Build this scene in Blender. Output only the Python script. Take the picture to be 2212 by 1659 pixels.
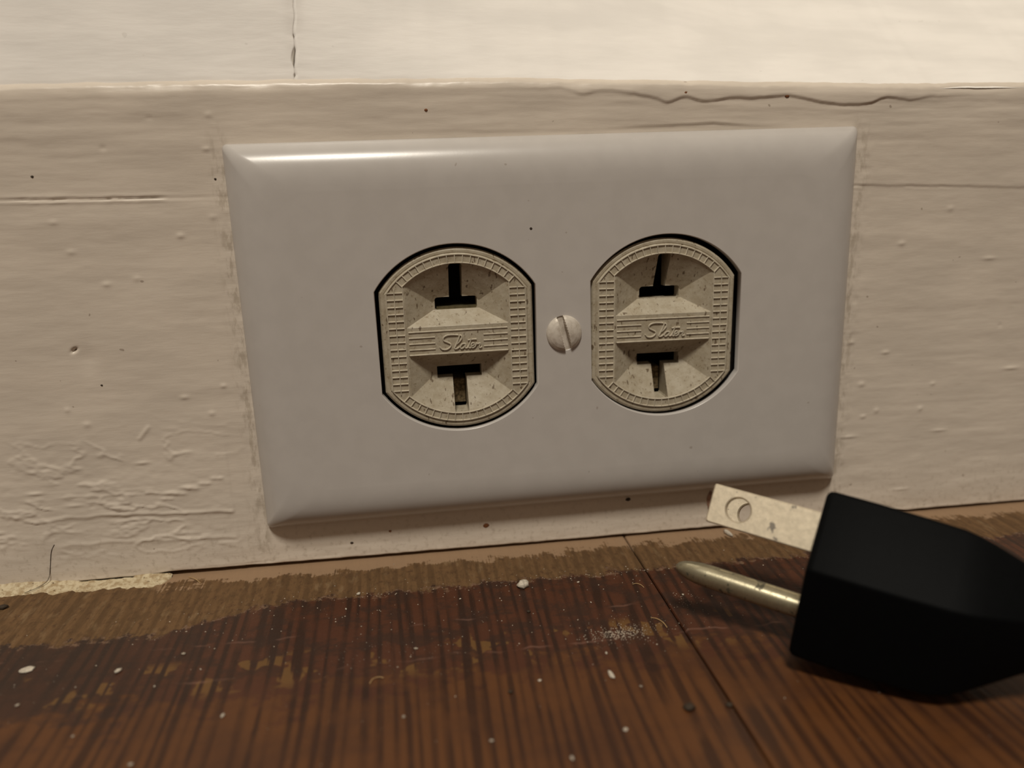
import bpy, bmesh, math, random
import numpy as np
from mathutils import Matrix, Vector

for o in list(bpy.data.objects): bpy.data.objects.remove(o, do_unlink=True)
scene = bpy.context.scene
C = scene.collection
MM = 0.001                                   # everything below is laid out in millimetres

# ------------------------------------------------------------------ camera
cam = bpy.data.cameras.new('camera'); camo = bpy.data.objects.new('camera', cam); C.objects.link(camo)
right = Vector((0.990273, -0.136639, -0.026237)); down = Vector((-0.058833, -0.240336, -0.968905)); fwd = Vector((0.126085, 0.961025, -0.246037))
mw = Matrix((( right.x, -down.x, -fwd.x, -28.01*MM), (right.y, -down.y, -fwd.y, -143.25*MM), (right.z, -down.z, -fwd.z, 70.43*MM), (0, 0, 0, 1)))
camo.matrix_world = mw
cam.sensor_fit = 'HORIZONTAL'; cam.sensor_width = 36; cam.lens = 36*1690/2212
cam.clip_start = 0.002; cam.clip_end = 50
cam.dof.use_dof = True; cam.dof.focus_distance = 0.139; cam.dof.aperture_fstop = 11.5
scene.camera = camo

# ------------------------------------------------------------------ light
world = bpy.data.worlds.new('world'); scene.world = world; world.use_nodes = True
bg = world.node_tree.nodes['Background']; bg.inputs[0].default_value = (1.0, 0.78, 0.58, 1); bg.inputs[1].default_value = 0.165
lamp = bpy.data.lights.new('ceiling_lamp', 'AREA'); lamp.shape = 'DISK'; lamp.size = 0.42; lamp.energy = 37; lamp.color = (1.0, 0.93, 0.81)
lo = bpy.data.objects.new('ceiling_lamp', lamp); C.objects.link(lo)
lo.location = (-0.28, -1.10, 1.98)
lo.rotation_euler = (Vector((0, 0, 0.05)) - Vector(lo.location)).to_track_quat('-Z', 'Y').to_euler()
scene.view_settings.view_transform = 'Standard'; scene.view_settings.look = 'None'
scene.view_settings.exposure = 0.0; scene.view_settings.gamma = 1.0; scene.view_settings.use_curve_mapping = False

# ------------------------------------------------------------------ helpers
def lin(r, g, b):
    f = lambda c: (c/255/12.92) if c/255 <= 0.04045 else ((c/255+0.055)/1.055)**2.4
    return (f(r), f(g), f(b), 1)

class G:
    """small node-graph builder"""
    def __init__(s, name):
        s.m = bpy.data.materials.new(name); s.m.use_nodes = True; s.t = s.m.node_tree
        s.b = s.t.nodes['Principled BSDF']; s._p = None
    def set(s, sock, v):
        if hasattr(v, 'is_linked') or isinstance(v, bpy.types.NodeSocket): s.t.links.new(v, sock)
        else: sock.default_value = v
    def node(s, t): return s.t.nodes.new(t)
    def pos(s):
        if s._p is None:
            g = s.node('ShaderNodeNewGeometry'); v = s.node('ShaderNodeVectorMath'); v.operation = 'SCALE'; v.inputs[3].default_value = 1000
            s.t.links.new(g.outputs['Position'], v.inputs[0]); s._p = v.outputs[0]
        return s._p
    def obj(s):
        g = s.node('ShaderNodeTexCoord'); v = s.node('ShaderNodeVectorMath'); v.operation = 'SCALE'; v.inputs[3].default_value = 1000
        s.t.links.new(g.outputs['Object'], v.inputs[0]); return v.outputs[0]
    def sep(s, v):
        n = s.node('ShaderNodeSeparateXYZ'); s.set(n.inputs[0], v); return n.outputs
    def comb(s, x, y, z):
        n = s.node('ShaderNodeCombineXYZ')
        for i, q in enumerate((x, y, z)): s.set(n.inputs[i], q)
        return n.outputs[0]
    def math(s, op, a, b=0.0, c=0.0, clamp=False):
        n = s.node('ShaderNodeMath'); n.operation = op; n.use_clamp = clamp
        for i, q in enumerate((a, b, c)): s.set(n.inputs[i], q)
        return n.outputs[0]
    def vmul(s, v, k):
        n = s.node('ShaderNodeVectorMath'); n.operation = 'MULTIPLY'; s.set(n.inputs[0], v); n.inputs[1].default_value = k; return n.outputs[0]
    def noise(s, v, scale=1.0, detail=3.0, rough=0.5, dist=0.0):
        n = s.node('ShaderNodeTexNoise'); s.set(n.inputs['Vector'], v); n.inputs['Scale'].default_value = scale
        n.inputs['Detail'].default_value = detail; n.inputs['Roughness'].default_value = rough; n.inputs['Distortion'].default_value = dist
        return n.outputs[0]
    def step(s, v, a, b):
        n = s.node('ShaderNodeMapRange'); n.interpolation_type = 'SMOOTHSTEP'
        for i, q in enumerate((v, a, b, 0.0, 1.0)): s.set(n.inputs[i], q)
        return n.outputs[0]
    def mix(s, f, a, b, mode='MIX'):
        n = s.node('ShaderNodeMix'); n.data_type = 'RGBA'; n.blend_type = mode
        s.set(n.inputs[0], f); s.set(n.inputs[6], a); s.set(n.inputs[7], b); return n.outputs[2]
    def bump(s, h, strength=0.3, dist=0.0001):
        n = s.node('ShaderNodeBump'); n.inputs['Strength'].default_value = strength; n.inputs['Distance'].default_value = dist
        s.set(n.inputs['Height'], h); s.t.links.new(n.outputs[0], s.b.inputs['Normal'])
    def out(s, color=None, rough=None, metal=None, spec=None, coat=None):
        if color is not None: s.set(s.b.inputs['Base Color'], color)
        if rough is not None: s.set(s.b.inputs['Roughness'], rough)
        if metal is not None: s.set(s.b.inputs['Metallic'], metal)
        if spec is not None: s.set(s.b.inputs['Specular IOR Level'], spec)
        if coat is not None: s.b.inputs['Coat Weight'].default_value = coat
        return s.m

def link(name, me, mat, parent=None):
    o = bpy.data.objects.new(name, me); C.objects.link(o)
    if mat is not None and not me.materials: me.materials.append(mat)
    if parent is not None: o.parent = parent
    return o
def tag(o, label, cat, group=None):
    o['label'] = label; o['category'] = cat
    if group: o['group'] = group
    return o
def structure(o, label=None):
    o['kind'] = 'structure'
    if label: o['label'] = label; o['category'] = o.name.split('_')[0]
    return o
def empty(name, loc):
    o = bpy.data.objects.new(name, None); C.objects.link(o); o.location = [c*MM for c in loc]; o.empty_display_size = 0.01; return o
def pymesh(name, verts, faces, smooth=False):
    me = bpy.data.meshes.new(name); me.from_pydata([tuple(c*MM for c in v) for v in verts], [], faces)
    if smooth: me.polygons.foreach_set('use_smooth', [True]*len(me.polygons))
    me.update(); return me
def fixnormals(me):
    bm = bmesh.new(); bm.from_mesh(me); bmesh.ops.recalc_face_normals(bm, faces=bm.faces); bm.to_mesh(me); bm.free(); return me
def gridmesh(name, P, keep=None, smooth=True, flip=False):
    """P: (rows, cols, 3) array in mm"""
    r, c, _ = P.shape
    me = bpy.data.meshes.new(name)
    idx = np.arange(r*c).reshape(r, c)
    q = np.stack([idx[:-1, :-1], idx[:-1, 1:], idx[1:, 1:], idx[1:, :-1]], -1)
    if flip: q = q[..., ::-1]
    q = q.reshape(-1, 4)
    if keep is not None: q = q[keep.reshape(-1)]
    me.vertices.add(r*c); me.vertices.foreach_set('co', (P.reshape(-1)*MM).astype(np.float32))
    me.loops.add(q.size); me.loops.foreach_set('vertex_index', q.reshape(-1).astype(np.int32))
    me.polygons.add(len(q)); me.polygons.foreach_set('loop_start', (np.arange(len(q))*4).astype(np.int32))
    me.polygons.foreach_set('loop_total', np.full(len(q), 4, np.int32))
    me.polygons.foreach_set('use_smooth', np.full(len(q), smooth, bool))
    me.update(calc_edges=True); me.validate(); return me

_rs = np.random.RandomState(7); _lat = _rs.rand(256, 256)
def vn(x, z, seed=0):
    x = np.asarray(x, float) + seed*37.17; z = np.asarray(z, float) + seed*19.31
    xi = np.floor(x).astype(int); zi = np.floor(z).astype(int); fx = x-xi; fz = z-zi
    fx = fx*fx*(3-2*fx); fz = fz*fz*(3-2*fz)
    L = lambda a, b: _lat[a % 256, b % 256]
    return (L(xi, zi)*(1-fx)+L(xi+1, zi)*fx)*(1-fz)+(L(xi, zi+1)*(1-fx)+L(xi+1, zi+1)*fx)*fz
def fbm(x, z, seed=0, oct=4, gain=0.5):
    s = 0; a = 1; t = 0
    for k in range(oct): s = s+a*(vn(x*2**k, z*2**k, seed+k*3)-0.5); t += a; a *= gain
    return s/t*2
def sstep(a, b, x):
    t = np.clip((x-a)/(b-a), 0, 1); return t*t*(3-2*t)

def ring(outer, holes):
    """filled flat shape with holes -> (verts2d, tris, loops)"""
    bm = bmesh.new(); loops = []
    for lp in [outer]+holes:
        vs = [bm.verts.new((p[0], p[1], 0)) for p in lp]
        loops.append([v for v in vs])
        for i in range(len(vs)): bm.edges.new((vs[i], vs[(i+1) % len(vs)]))
    bm.verts.index_update()
    bmesh.ops.triangle_fill(bm, use_beauty=True, use_dissolve=False, edges=bm.edges[:], normal=(0, 0, 1))
    bm.verts.index_update()
    V = [(v.co.x, v.co.y) for v in bm.verts]; T = [tuple(v.index for v in f.verts) for f in bm.faces]
    LI = [[v.index for v in l] for l in loops]; bm.free(); return V, T, LI

def catmull(pts, n=6):
    P = [np.array(p, float) for p in pts]; out = []
    for i in range(len(P)-1):
        a = P[max(i-1, 0)]; b = P[i]; c = P[i+1]; d = P[min(i+2, len(P)-1)]
        for k in range(n):
            t = k/n; out.append(0.5*((2*b)+(c-a)*t+(2*a-5*b+4*c-d)*t*t+(3*b-a-3*c+d)*t**3))
    out.append(P[-1]); return out
def ridge(V, F, pts, w, h, y=0.0, sink=0.05):
    """raised moulded line (trapezoid section) on the plane y, proud towards -y"""
    pts = [np.array(p, float) for p in pts]; base = len(V)
    for i, p in enumerate(pts):
        d = pts[min(i+1, len(pts)-1)]-pts[max(i-1, 0)]; L = np.linalg.norm(d) or 1; n = np.array((-d[1], d[0]))/L
        for o, hh in ((-w/2, -sink), (-w*0.22, h), (w*0.22, h), (w/2, -sink)):
            q = p+n*o; V.append((q[0], y-hh, q[1]))
    for i in range(len(pts)-1):
        a = base+4*i
        for k in range(3): F.append((a+k, a+k+1, a+k+5, a+k+4))
    e = base+4*(len(pts)-1); F.append((base, base+1, base+2, base+3)); F.append((e+3, e+2, e+1, e))
def tube(V, F, pts, rad, seg=8, cap=True):
    pts = [Vector(p) for p in pts]; base = len(V); prev = None
    for i, p in enumerate(pts):
        d = (pts[min(i+1, len(pts)-1)]-pts[max(i-1, 0)]).normalized()
        u = d.orthogonal().normalized() if prev is None else (prev-d*prev.dot(d)).normalized()
        prev = u; w = d.cross(u); r = rad[i] if isinstance(rad, (list, tuple)) else rad
        for k in range(seg):
            t = 2*math.pi*k/seg; V.append(tuple(p+(u*math.cos(t)+w*math.sin(t))*r))
    for i in range(len(pts)-1):
        for k in range(seg):
            a = base+i*seg+k; b = base+i*seg+(k+1) % seg; F.append((a, b, b+seg, a+seg))
    if cap: F.append(tuple(base+k for k in reversed(range(seg)))); F.append(tuple(base+(len(pts)-1)*seg+k for k in range(seg)))

# ------------------------------------------------------------------ materials
def mat_paint(name, col, dirt=1.0, rough=0.34, spec=0.45):
    g = G(name); p = g.pos(); x, y, z = g.sep(p)
    n1 = g.noise(g.vmul(p, (0.05, 0.2, 0.12)), 1, 4); n2 = g.noise(p, 0.9, 5, 0.65); n3 = g.noise(g.vmul(p, (0.35, 1, 2.2)), 1, 4, 0.6)
    c = g.mix(g.step(n1, 0.3, 0.7), lin(*[q*0.975 for q in col]), lin(*[min(255, q*1.02) for q in col]))
    # grime caught in the rough paint beside the plate and down by the floor
    lowm = g.math('MULTIPLY', g.step(z, 16.0, 1.0), g.step(n2, 0.50, 0.72))
    c = g.mix(g.math('MULTIPLY', lowm, 0.30*dirt), c, lin(112, 92, 62))
    ax = g.math('ABSOLUTE', x)
    n4 = g.noise(g.vmul(p, (0.8, 0.8, 0.28)), 1, 4, 0.65)
    side = g.math('MULTIPLY', g.math('MULTIPLY', g.step(ax, 56.0, 57.5), g.step(ax, 61.0, 58.0)), g.step(n4, 0.46, 0.62))
    side = g.math('MULTIPLY', side, g.step(z, 84.0, 74.0))
    c = g.mix(g.math('MULTIPLY', side, 0.34*dirt), c, lin(120, 104, 78))
    sp = g.step(g.noise(p, 0.62, 1.0), 0.775, 0.80)
    c = g.mix(g.math('MULTIPLY', sp, 0.45*dirt), c, lin(95, 70, 45))
    g.bump(g.math('ADD', g.math('MULTIPLY', n3, 0.8), g.math('MULTIPLY', n2, 0.25)), 0.3, 0.00010)
    return g.out(c, rough, spec=spec)
M_paint = mat_paint('old_cream_gloss_paint', (212, 201, 187))
M_trim = mat_paint('cream_trim_paint', (240, 236, 230), 0.25, 0.55, 0.18)
M_wall = mat_paint('cream_wall_paint', (230, 222, 208), 0.0, 0.5)

def mat_caulk():
    g = G('cracked_cream_caulk'); p = g.pos(); n = g.noise(p, 0.8, 5, 0.65)
    c = g.mix(g.step(n, 0.40, 0.62), lin(196, 182, 152), lin(158, 137, 104))
    c = g.mix(g.step(g.noise(p, 1.7, 2), 0.66, 0.72), c, lin(92, 70, 44))
    g.bump(n, 0.6, 0.0003); return g.out(c, 0.7)
M_caulk = mat_caulk()

def mat_floor():
    g = G('worn_varnished_pine'); p = g.pos(); x, y, z = g.sep(p)
    d = g.math('MULTIPLY', y, -1.0)
    warp = g.noise(g.vmul(p, (0.02, 0.0035, 0)), 1, 2)
    warp2 = g.noise(g.vmul(p, (0.3, 0.012, 0)), 1, 2)
    jump = g.math('MULTIPLY', g.math('GREATER_THAN', x, 13.25), 3.37)
    gx = g.math('ADD', g.math('ADD', x, g.math('MULTIPLY', warp, 24.0)), g.math('ADD', g.math('MULTIPLY', warp2, 2.2), jump))
    s1 = g.math('SINE', g.math('MULTIPLY', gx, 2*math.pi/2.05))
    s2 = g.math('SINE', g.math('MULTIPLY', gx, 2*math.pi/5.3))
    rings = g.math('ADD', g.math('MULTIPLY', s1, 0.55), g.math('MULTIPLY', s2, 0.25))
    fine = g.noise(g.vmul(p, (2.2, 0.035, 0)), 1, 3, 0.55)
    rings = g.math('ADD', rings, g.math('MULTIPLY', g.math('SUBTRACT', fine, 0.5), 1.3))
    var = g.noise(g.vmul(p, (0.22, 0.03, 0)), 1, 3, 0.55)
    rings = g.math('ADD', rings, g.math('MULTIPLY', g.math('SUBTRACT', var, 0.5), 1.7))
    late = g.math('MULTIPLY', g.step(rings, -0.4, 0.9), g.math('ADD', 0.45, g.step(g.noise(g.vmul(p, (0.12, 0.09, 0)), 1, 3), 0.3, 0.6)), clamp=True)
    blot = g.noise(g.vmul(p, (0.06, 0.10, 0)), 1, 4, 0.6)
    blot2 = g.noise(g.vmul(p, (0.16, 0.22, 0)), 1, 5, 0.65)
    # bare varnished boards: orange earlywood, dark latewood lines
    wood = g.mix(late, lin(90, 55, 28), lin(58, 33, 17))
    wood = g.mix(g.math('MULTIPLY', g.step(blot, 0.40, 0.66), 0.45), wood, lin(56, 33, 23))
    # old dark finish left standing along the wall
    lf = g.math('MULTIPLY', g.step(x, -52.0, -74.0), 7.0)
    rag = g.math('ADD', g.math('MULTIPLY', g.math('SUBTRACT', blot2, 0.5), 9.0), g.math('MULTIPLY', g.math('SUBTRACT', g.noise(g.vmul(p, (1.0, 0.35, 0)), 0.9, 4, 0.6), 0.5), 4.5))
    dd = g.math('SUBTRACT', g.math('ADD', d, rag), lf)
    grey = g.math('MULTIPLY', g.step(x, -55.0, -84.0), 1.0)
    dk = g.mix(late, lin(74, 41, 26), lin(46, 26, 16))
    dk = g.mix(g.math('MULTIPLY', g.step(blot2, 0.46, 0.60), 0.8), dk, lin(46, 30, 23))
    dk = g.mix(g.math('MULTIPLY', grey, 0.6), dk, lin(44, 32, 26))
    inner = g.step(dd, 13.2, 14.4)
    dw = g.math('ADD', d, g.math('MULTIPLY', g.math('SUBTRACT', blot2, 0.5), 46.0))
    outer = g.math('MULTIPLY', g.step(dw, 44.0, 38.0), 0.88)
    c = g.mix(outer, wood, dk)
    # lifted flakes of finish show the yellow wood
    fl = g.math('MULTIPLY', g.step(g.noise(g.vmul(p, (0.11, 0.13, 0)), 1, 3, 0.55), 0.545, 0.57), g.step(late, 0.55, 0.25))
    fl = g.math('MULTIPLY', fl, g.math('MULTIPLY', g.step(d, 29.0, 31.5), g.step(d, 41.0, 37.5)))
    c = g.mix(g.math('MULTIPLY', fl, 0.75), c, lin(107, 77, 40))
    lapn = g.math('MULTIPLY', g.math('SUBTRACT', g.noise(g.vmul(p, (0.10, 0, 0)), 1, 3), 0.5), 5.0)
    for dl, st in ((25.6, 0.26), (35.6, 0.30)):
        ln = g.step(g.math('ABSOLUTE', g.math('SUBTRACT', g.math('ADD', d, lapn), dl)), 0.42, 0.08)
        ln = g.math('MULTIPLY', ln, g.step(g.noise(g.vmul(p, (0.16, 0.3, 0.0)), 1, 4), 0.48, 0.62))
        c = g.mix(g.math('MULTIPLY', ln, st), c, lin(138, 102, 88))
    # strip by the wall where the finish is gone
    tan = g.mix(late, lin(104, 77, 48), lin(88, 64, 38))
    tan = g.mix(g.math('MULTIPLY', g.step(g.noise(g.vmul(p, (1.2, 0.25, 0)), 1, 4, 0.65), 0.46, 0.62), 0.55), tan, lin(78, 57, 33))
    tb = g.noise(g.vmul(p, (0.9, 0.55, 0)), 1, 5, 0.7)
    tan = g.mix(g.math('MULTIPLY', g.step(tb, 0.50, 0.68), 0.75), tan, lin(72, 49, 28))
    tan = g.mix(g.math('MULTIPLY', g.step(g.noise(g.vmul(p, (0.5, 0.16, 0)), 1, 4, 0.6), 0.55, 0.72), 0.5), tan, lin(132, 108, 78))
    c = g.mix(inner, tan, c)
    edge = g.math('MULTIPLY', g.step(g.math('ABSOLUTE', g.math('SUBTRACT', dd, 14.1)), 0.75, 0.1), g.step(g.noise(p, 0.7, 4, 0.7), 0.45, 0.6))
    c = g.mix(g.math('MULTIPLY', edge, 0.55), c, lin(136, 109, 88))
    # peach paint brushed over the last few millimetres
    pe = g.math('ADD', d, g.math('ADD', g.math('MULTIPLY', g.math('SUBTRACT', blot2, 0.5), 13.0), g.math('MULTIPLY', g.math('SUBTRACT', fine, 0.5), 5.0)))
    pm = g.math('MULTIPLY', g.step(pe, 4.6, 3.6), g.step(x, -79.0, -75.0))
    c = g.mix(g.math('MULTIPLY', pm, 0.85), c, lin(150, 123, 96))
    # dirt veil and pale dust
    dust = g.math('MULTIPLY', g.step(g.noise(p, 1.6, 4, 0.75), 0.60, 0.75), g.math('MULTIPLY', g.step(d, 8.0, 16.0), g.step(d, 60.0, 30.0)))
    c = g.mix(g.math('MULTIPLY', dust, 0.16), c, lin(162, 147, 125))
    rough = g.math('ADD', g.math('MULTIPLY', g.math('SUBTRACT', 1.0, inner), 0.30), g.math('ADD', 0.34, g.math('MULTIPLY', blot2, 0.25)))
    h = g.math('ADD', g.math('MULTIPLY', g.math('SUBTRACT', 1.0, late), 0.35), g.math('ADD', g.math('MULTIPLY', inner, 0.9), g.math('MULTIPLY', g.noise(p, 0.8, 5, 0.7), 0.9)))
    g.bump(h, 0.55, 0.00016)
    return g.out(c, rough, spec=0.35)
M_floor = mat_floor()

def mat_plate():
    g = G('white_plastic'); p = g.obj(); n = g.noise(p, 0.25, 3)
    c = g.mix(g.step(n, 0.35, 0.65), lin(188, 183, 178), lin(191, 186, 181))
    sp = g.step(g.noise(p, 0.75, 1.0), 0.80, 0.82)
    c = g.mix(g.math('MULTIPLY', sp, 0.35), c, lin(120, 100, 80))
    g.bump(g.noise(p, 2.5, 2), 0.06, 0.00005); return g.out(c, 0.26, spec=0.5)
M_plate = mat_plate()
def mat_ivory():
    g = G('aged_ivory_bakelite'); p = g.pos(); n = g.noise(p, 0.5, 5, 0.7); n2 = g.noise(p, 1.4, 4, 0.7)
    c = g.mix(g.step(n, 0.35, 0.65), lin(178, 169, 150), lin(164, 153, 132))
    c = g.mix(g.math('MULTIPLY', g.step(n2, 0.56, 0.68), 0.55), c, lin(112, 92, 62))
    c = g.mix(g.math('MULTIPLY', g.step(g.noise(g.vmul(p, (1.3, 1, 0.5)), 1.1, 2, 0.5), 0.655, 0.69), 0.75), c, lin(82, 62, 40))
    g.bump(n2, 0.35, 0.00012); return g.out(c, 0.48, spec=0.4)
M_ivory = mat_ivory()
def simple(name, col, rough, metal=0.0, spec=0.5, var=0.12, scale=1.0, bump=0.1):
    g = G(name); p = g.obj(); n = g.noise(p, scale, 4, 0.6)
    c = g.mix(g.step(n, 0.3, 0.7), lin(*[q*(1-var) for q in col]), lin(*[min(255, q*(1+var*0.4)) for q in col]))
    g.bump(n, bump, 0.0001); return g.out(c, rough, metal, spec)
M_ridge = simple('worn_ivory_ridge', (196, 187, 168), 0.5, 0, 0.4, 0.1, 0.8)
M_box = simple('dark_steel_box', (48, 44, 40), 0.6, 0.5)
M_contact = simple('tarnished_brass_contact', (120, 112, 84), 0.5, 0.7)
M_lint = simple('brown_slot_lint', (128, 112, 86), 0.9, 0.0, 0.1, 0.4, 2.0)
M_rubber = simple('black_rubber', (7, 8, 9), 0.55, 0.0, 0.05, 0.1, 0.8, 0.15)
M_dark = simple('dark_crumb', (52, 40, 26), 0.8)
M_brown = simple('rust_brown_crumb', (120, 72, 36), 0.8)
M_white = simple('white_paint_chip', (196, 186, 170), 0.6, 0, 0.4, 0.15, 2)
M_grit = simple('pale_grit', (172, 160, 144), 0.7, 0, 0.3, 0.3, 2)
M_red_mark = simple('rust_stain', (168, 132, 112), 0.7)
M_hair = simple('dark_hair', (40, 30, 24), 0.5)
M_fibre = simple('tan_fibre', (178, 146, 100), 0.6)
def mat_blade(name, base, dark, rough, thr):
    g = G(name); p = g.pos(); n = g.noise(p, 0.9, 5, 0.7); n2 = g.noise(p, 0.45, 3, 0.6)
    c = g.mix(g.step(n, 0.3, 0.7), lin(*base), lin(*[q*0.90 for q in base]))
    pit = g.step(n2, thr, thr+0.03)
    c = g.mix(g.math('MULTIPLY', pit, 0.8), c, lin(*dark))
    sp = g.step(g.noise(p, 2.2, 2), 0.70, 0.73); c = g.mix(g.math('MULTIPLY', sp, 0.5), c, lin(*dark))
    g.bump(n, 0.25, 0.00012)
    return g.out(c, g.math('ADD', rough, g.math('MULTIPLY', n, 0.15)), g.math('SUBTRACT', 0.85, g.math('MULTIPLY', pit, 0.4)), 0.5)
M_blade = mat_blade('nickel_plated_blade', (236, 224, 200), (110, 104, 98), 0.5, 0.665)
M_pin = mat_blade('worn_nickel_pin', (176, 168, 142), (58, 54, 40), 0.26, 0.60)
def mat_screw():
    g = G('scuffed_white_screw'); p = g.obj(); n = g.noise(p, 0.7, 5, 0.65)
    c = g.mix(g.step(n, 0.4, 0.7), lin(216, 208, 196), lin(188, 178, 164)); g.bump(n, 0.2, 0.0001); return g.out(c, 0.36, 0.15)
M_screw = mat_screw()

# ------------------------------------------------------------------ floor: boards running out from the wall
fl = pymesh('floor', [(-560, -620, -19), (560, -620, -19), (560, 40, -19), (-560, 40, -19), (-560, -620, -24), (560, -620, -24), (560, 40, -24), (-560, 40, -24)],
            [(0, 1, 2, 3), (7, 6, 5, 4), (0, 4, 5, 1), (1, 5, 6, 2), (2, 6, 7, 3), (3, 7, 4, 0)])
floor = structure(link('floor', fl, M_box))
floor['label'] = 'worn varnished pine board floor along the baseboard'; floor['category'] = 'floor'
BW = 131.0
def board_mesh(w, y0, y1, t):
    e = 0.35; sec = [(0, -t), (0, -e), (e*0.4, -e*0.25), (e*1.4, 0), (w-e*1.4, 0), (w-e*0.4, -e*0.25), (w, -e), (w, -t)]
    V = [(a, y0, b) for a, b in sec]+[(a, y1, b) for a, b in sec]; n = len(sec)
    F = [(i, (i+1) % n, (i+1) % n+n, i+n) for i in range(n)]+[tuple(reversed(range(n))), tuple(range(n, 2*n))]
    return fixnormals(pymesh('floor_board', V, F))
bme = board_mesh(BW-0.22, -620, 22, 18.9)
for k in range(-4, 4):
    b = link('floor_board', bme, M_floor, floor); b.location = ((13.25+0.11+BW*k)*MM, 0, random.Random(k).uniform(-0.06, 0.0)*MM if k not in (-1, 0) else 0)

# ------------------------------------------------------------------ baseboard with decades of brushed paint
xs = np.concatenate([np.arange(-520, -114, 5.0), np.arange(-114, 114.01, 0.26), np.arange(116, 521, 5.0)])
zf = np.concatenate([np.arange(0.55, 86.6, 0.26), np.linspace(86.75, 87.7, 6)])
X, Z = np.meshgrid(xs, zf)
ztop = np.interp(xs, [-100, -45, -8, 25, 61, 95], [87.5, 87.8, 87.7, 86.9, 86.1, 85.9])+0.24*fbm(xs*0.12, xs*0, 5)+0.10*fbm(xs*0.45, xs*0, 6, 3)
def paint_height(x, z):
    h = 0.10*fbm(x*0.035, z*0.16, 1, 3)+0.045*fbm(x*0.09+z*0.05, z*0.45, 11, 3)+0.018*fbm(x*0.35, z*0.8, 21, 2)
    # brush streaks running along the board
    br = fbm(x*0.055, z*1.5, 31, 3); h += 0.022*br*sstep(-0.2, 0.5, fbm(x*0.05, z*0.06, 41, 2)+0.25)
    # heavier streaks right under the top edge
    h += 0.10*sstep(70, 82, z)*fbm(x*0.05+z*0.02, z*0.55, 51, 3)
    # thick roll of paint sagging from the top edge
    wx = [-40, -30, -16.2, -8.6, 1.2, 4.8, 8.7, 13.3, 17.9, 20.2, 23.4, 27.1, 31.8, 36.5, 42.9, 47.9, 52.2, 58.5, 62.3, 67.4, 75, 110]
    wz = [87.4, 87.2, 86.7, 86.6, 86.8, 86.0, 86.7, 86.2, 85.3, 84.6, 85.7, 84.8, 85.6, 85.7, 86.1, 85.2, 84.5, 84.6, 86.0, 85.4, 86.2, 86.4]
    cw = np.array(catmull(list(zip(wx, wz)), 8)); zc = np.interp(x, cw[:, 0], cw[:, 1])+0.12*fbm(x*0.6, x*0, 57, 3); st = np.interp(x, [-60, -20, 0, 12, 25, 60, 68, 80], [0, .05, .12, .24, .30, .30, .18, .03])
    h += st*sstep(-0.32, 0.30, z-zc)
    zc2 = np.interp(x, [-30, -18, -12.9, 5.7, 21, 29, 36, 45], [79.6, 80, 79.7, 79.7, 80.3, 80.6, 80.0, 79.6])
    st2 = np.interp(x, [-26, -14, -4, 8, 20, 30, 37, 42], [0, .12, .04, .06, .22, .28, .1, 0]); h += st2*sstep(-0.25, 0.25, z-zc2)
    # seam between the two boards the paint bridges: cracked on one side, a soft step on the other
    zs = np.interp(x, [-120, -92.4, -58.4, 58.4, 93.3, 120], [70.4, 70.2, 69.8, 68.64, 67.4, 66.6])+0.10*fbm(x*0.5, x*0, 61, 3)
    gl = np.where(x < 0, sstep(-99, -88, x)*(1-0.6*sstep(-70, -63, x)), 0.35*(1-sstep(66, 96, x)))*(0.62+0.75*fbm(x*0.35, x*0, 67, 3))
    h += -0.30*gl*np.exp(-((z-zs)/0.16)**2)+0.16*gl*np.exp(-((z-zs+0.42)/0.22)**2)+0.08*gl*np.exp(-((z-zs-0.5)/0.3)**2)
    h += -0.14*sstep(0.3, -0.3, z-zs)*sstep(57, 60, x)
    # blobs under the paint
    for bx, bz, a, rx, rz in BUMPS: 
        h += 0.62*a*np.exp(-(((x-bx)/rx)**2+((z-bz)/rz)**2))
    # torn, wrinkled paint low down
    reg = sstep(-58, -66, x)*sstep(34, 20, z)*sstep(3, 8, z)*sstep(-125, -100, x)
    rn = 1-np.abs(fbm(x*0.13, z*0.34+x*0.03, 71, 4)); h += 0.19*reg*np.clip(rn-0.86, 0, 1)/0.14*sstep(-0.1, 0.35, fbm(x*0.09, z*0.2, 77, 2)+0.15)
    h += 0.05*reg*fbm(x*0.5, z*1.2, 81, 3)
    rr = sstep(56, 62, x)*sstep(30, 14, z); h += 0.07*rr*fbm(x*0.12, z*0.4, 91, 4)
    # ridge and flatter, older layer under it
    zr = np.interp(x, [-120, -99, -86, -63], [12.8, 13.1, 13.3, 12.3]); rm = sstep(-97, -92, x)*sstep(-62.5, -63.2, x)
    zr = zr+0.25*fbm(x*0.3, x*0, 87, 3)
    h += 0.24*rm*(0.55+0.9*fbm(x*0.22, z*0, 89, 3))*np.exp(-((z-zr)/0.38)**2)-0.10*rm*sstep(0.2, -0.3, z-zr)+0.10*rm*np.exp(-((z-zr+5.3)/0.35)**2)
    # paint line left by an older, bigger cover plate
    old = sstep(0.0, 0.2, x+62.9+0.0*z+0.06*(z-15)*(z < 15))*sstep(30, 22, z)*sstep(-40, -56, x); h += -0.12*old
    ragL = np.exp(-((x+58.3)/1.1)**2)*sstep(84, 76, z); h += ragL*(-0.06+0.10*fbm(x*0.9, z*0.5, 101, 3))
    ragR = np.exp(-((x-59.2)/1.5)**2)*sstep(82, 74, z); h += ragR*(0.02+0.12*fbm(x*0.5, z*0.5, 111, 3))
    # nail hole with the dent round it
    h += -0.20*np.exp(-(((x+84.3)/1.6)**2+((z-43.0)/2.4)**2))-0.9*np.exp(-(((x+86.2)/0.42)**2+((z-44.5-0.5*(x+86.2))/0.30)**2))
    # wavy foot
    h += 0.12*sstep(3.2, 1.0, z)*fbm(x*0.25, z*0.3, 121, 3)
    return h
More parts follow.
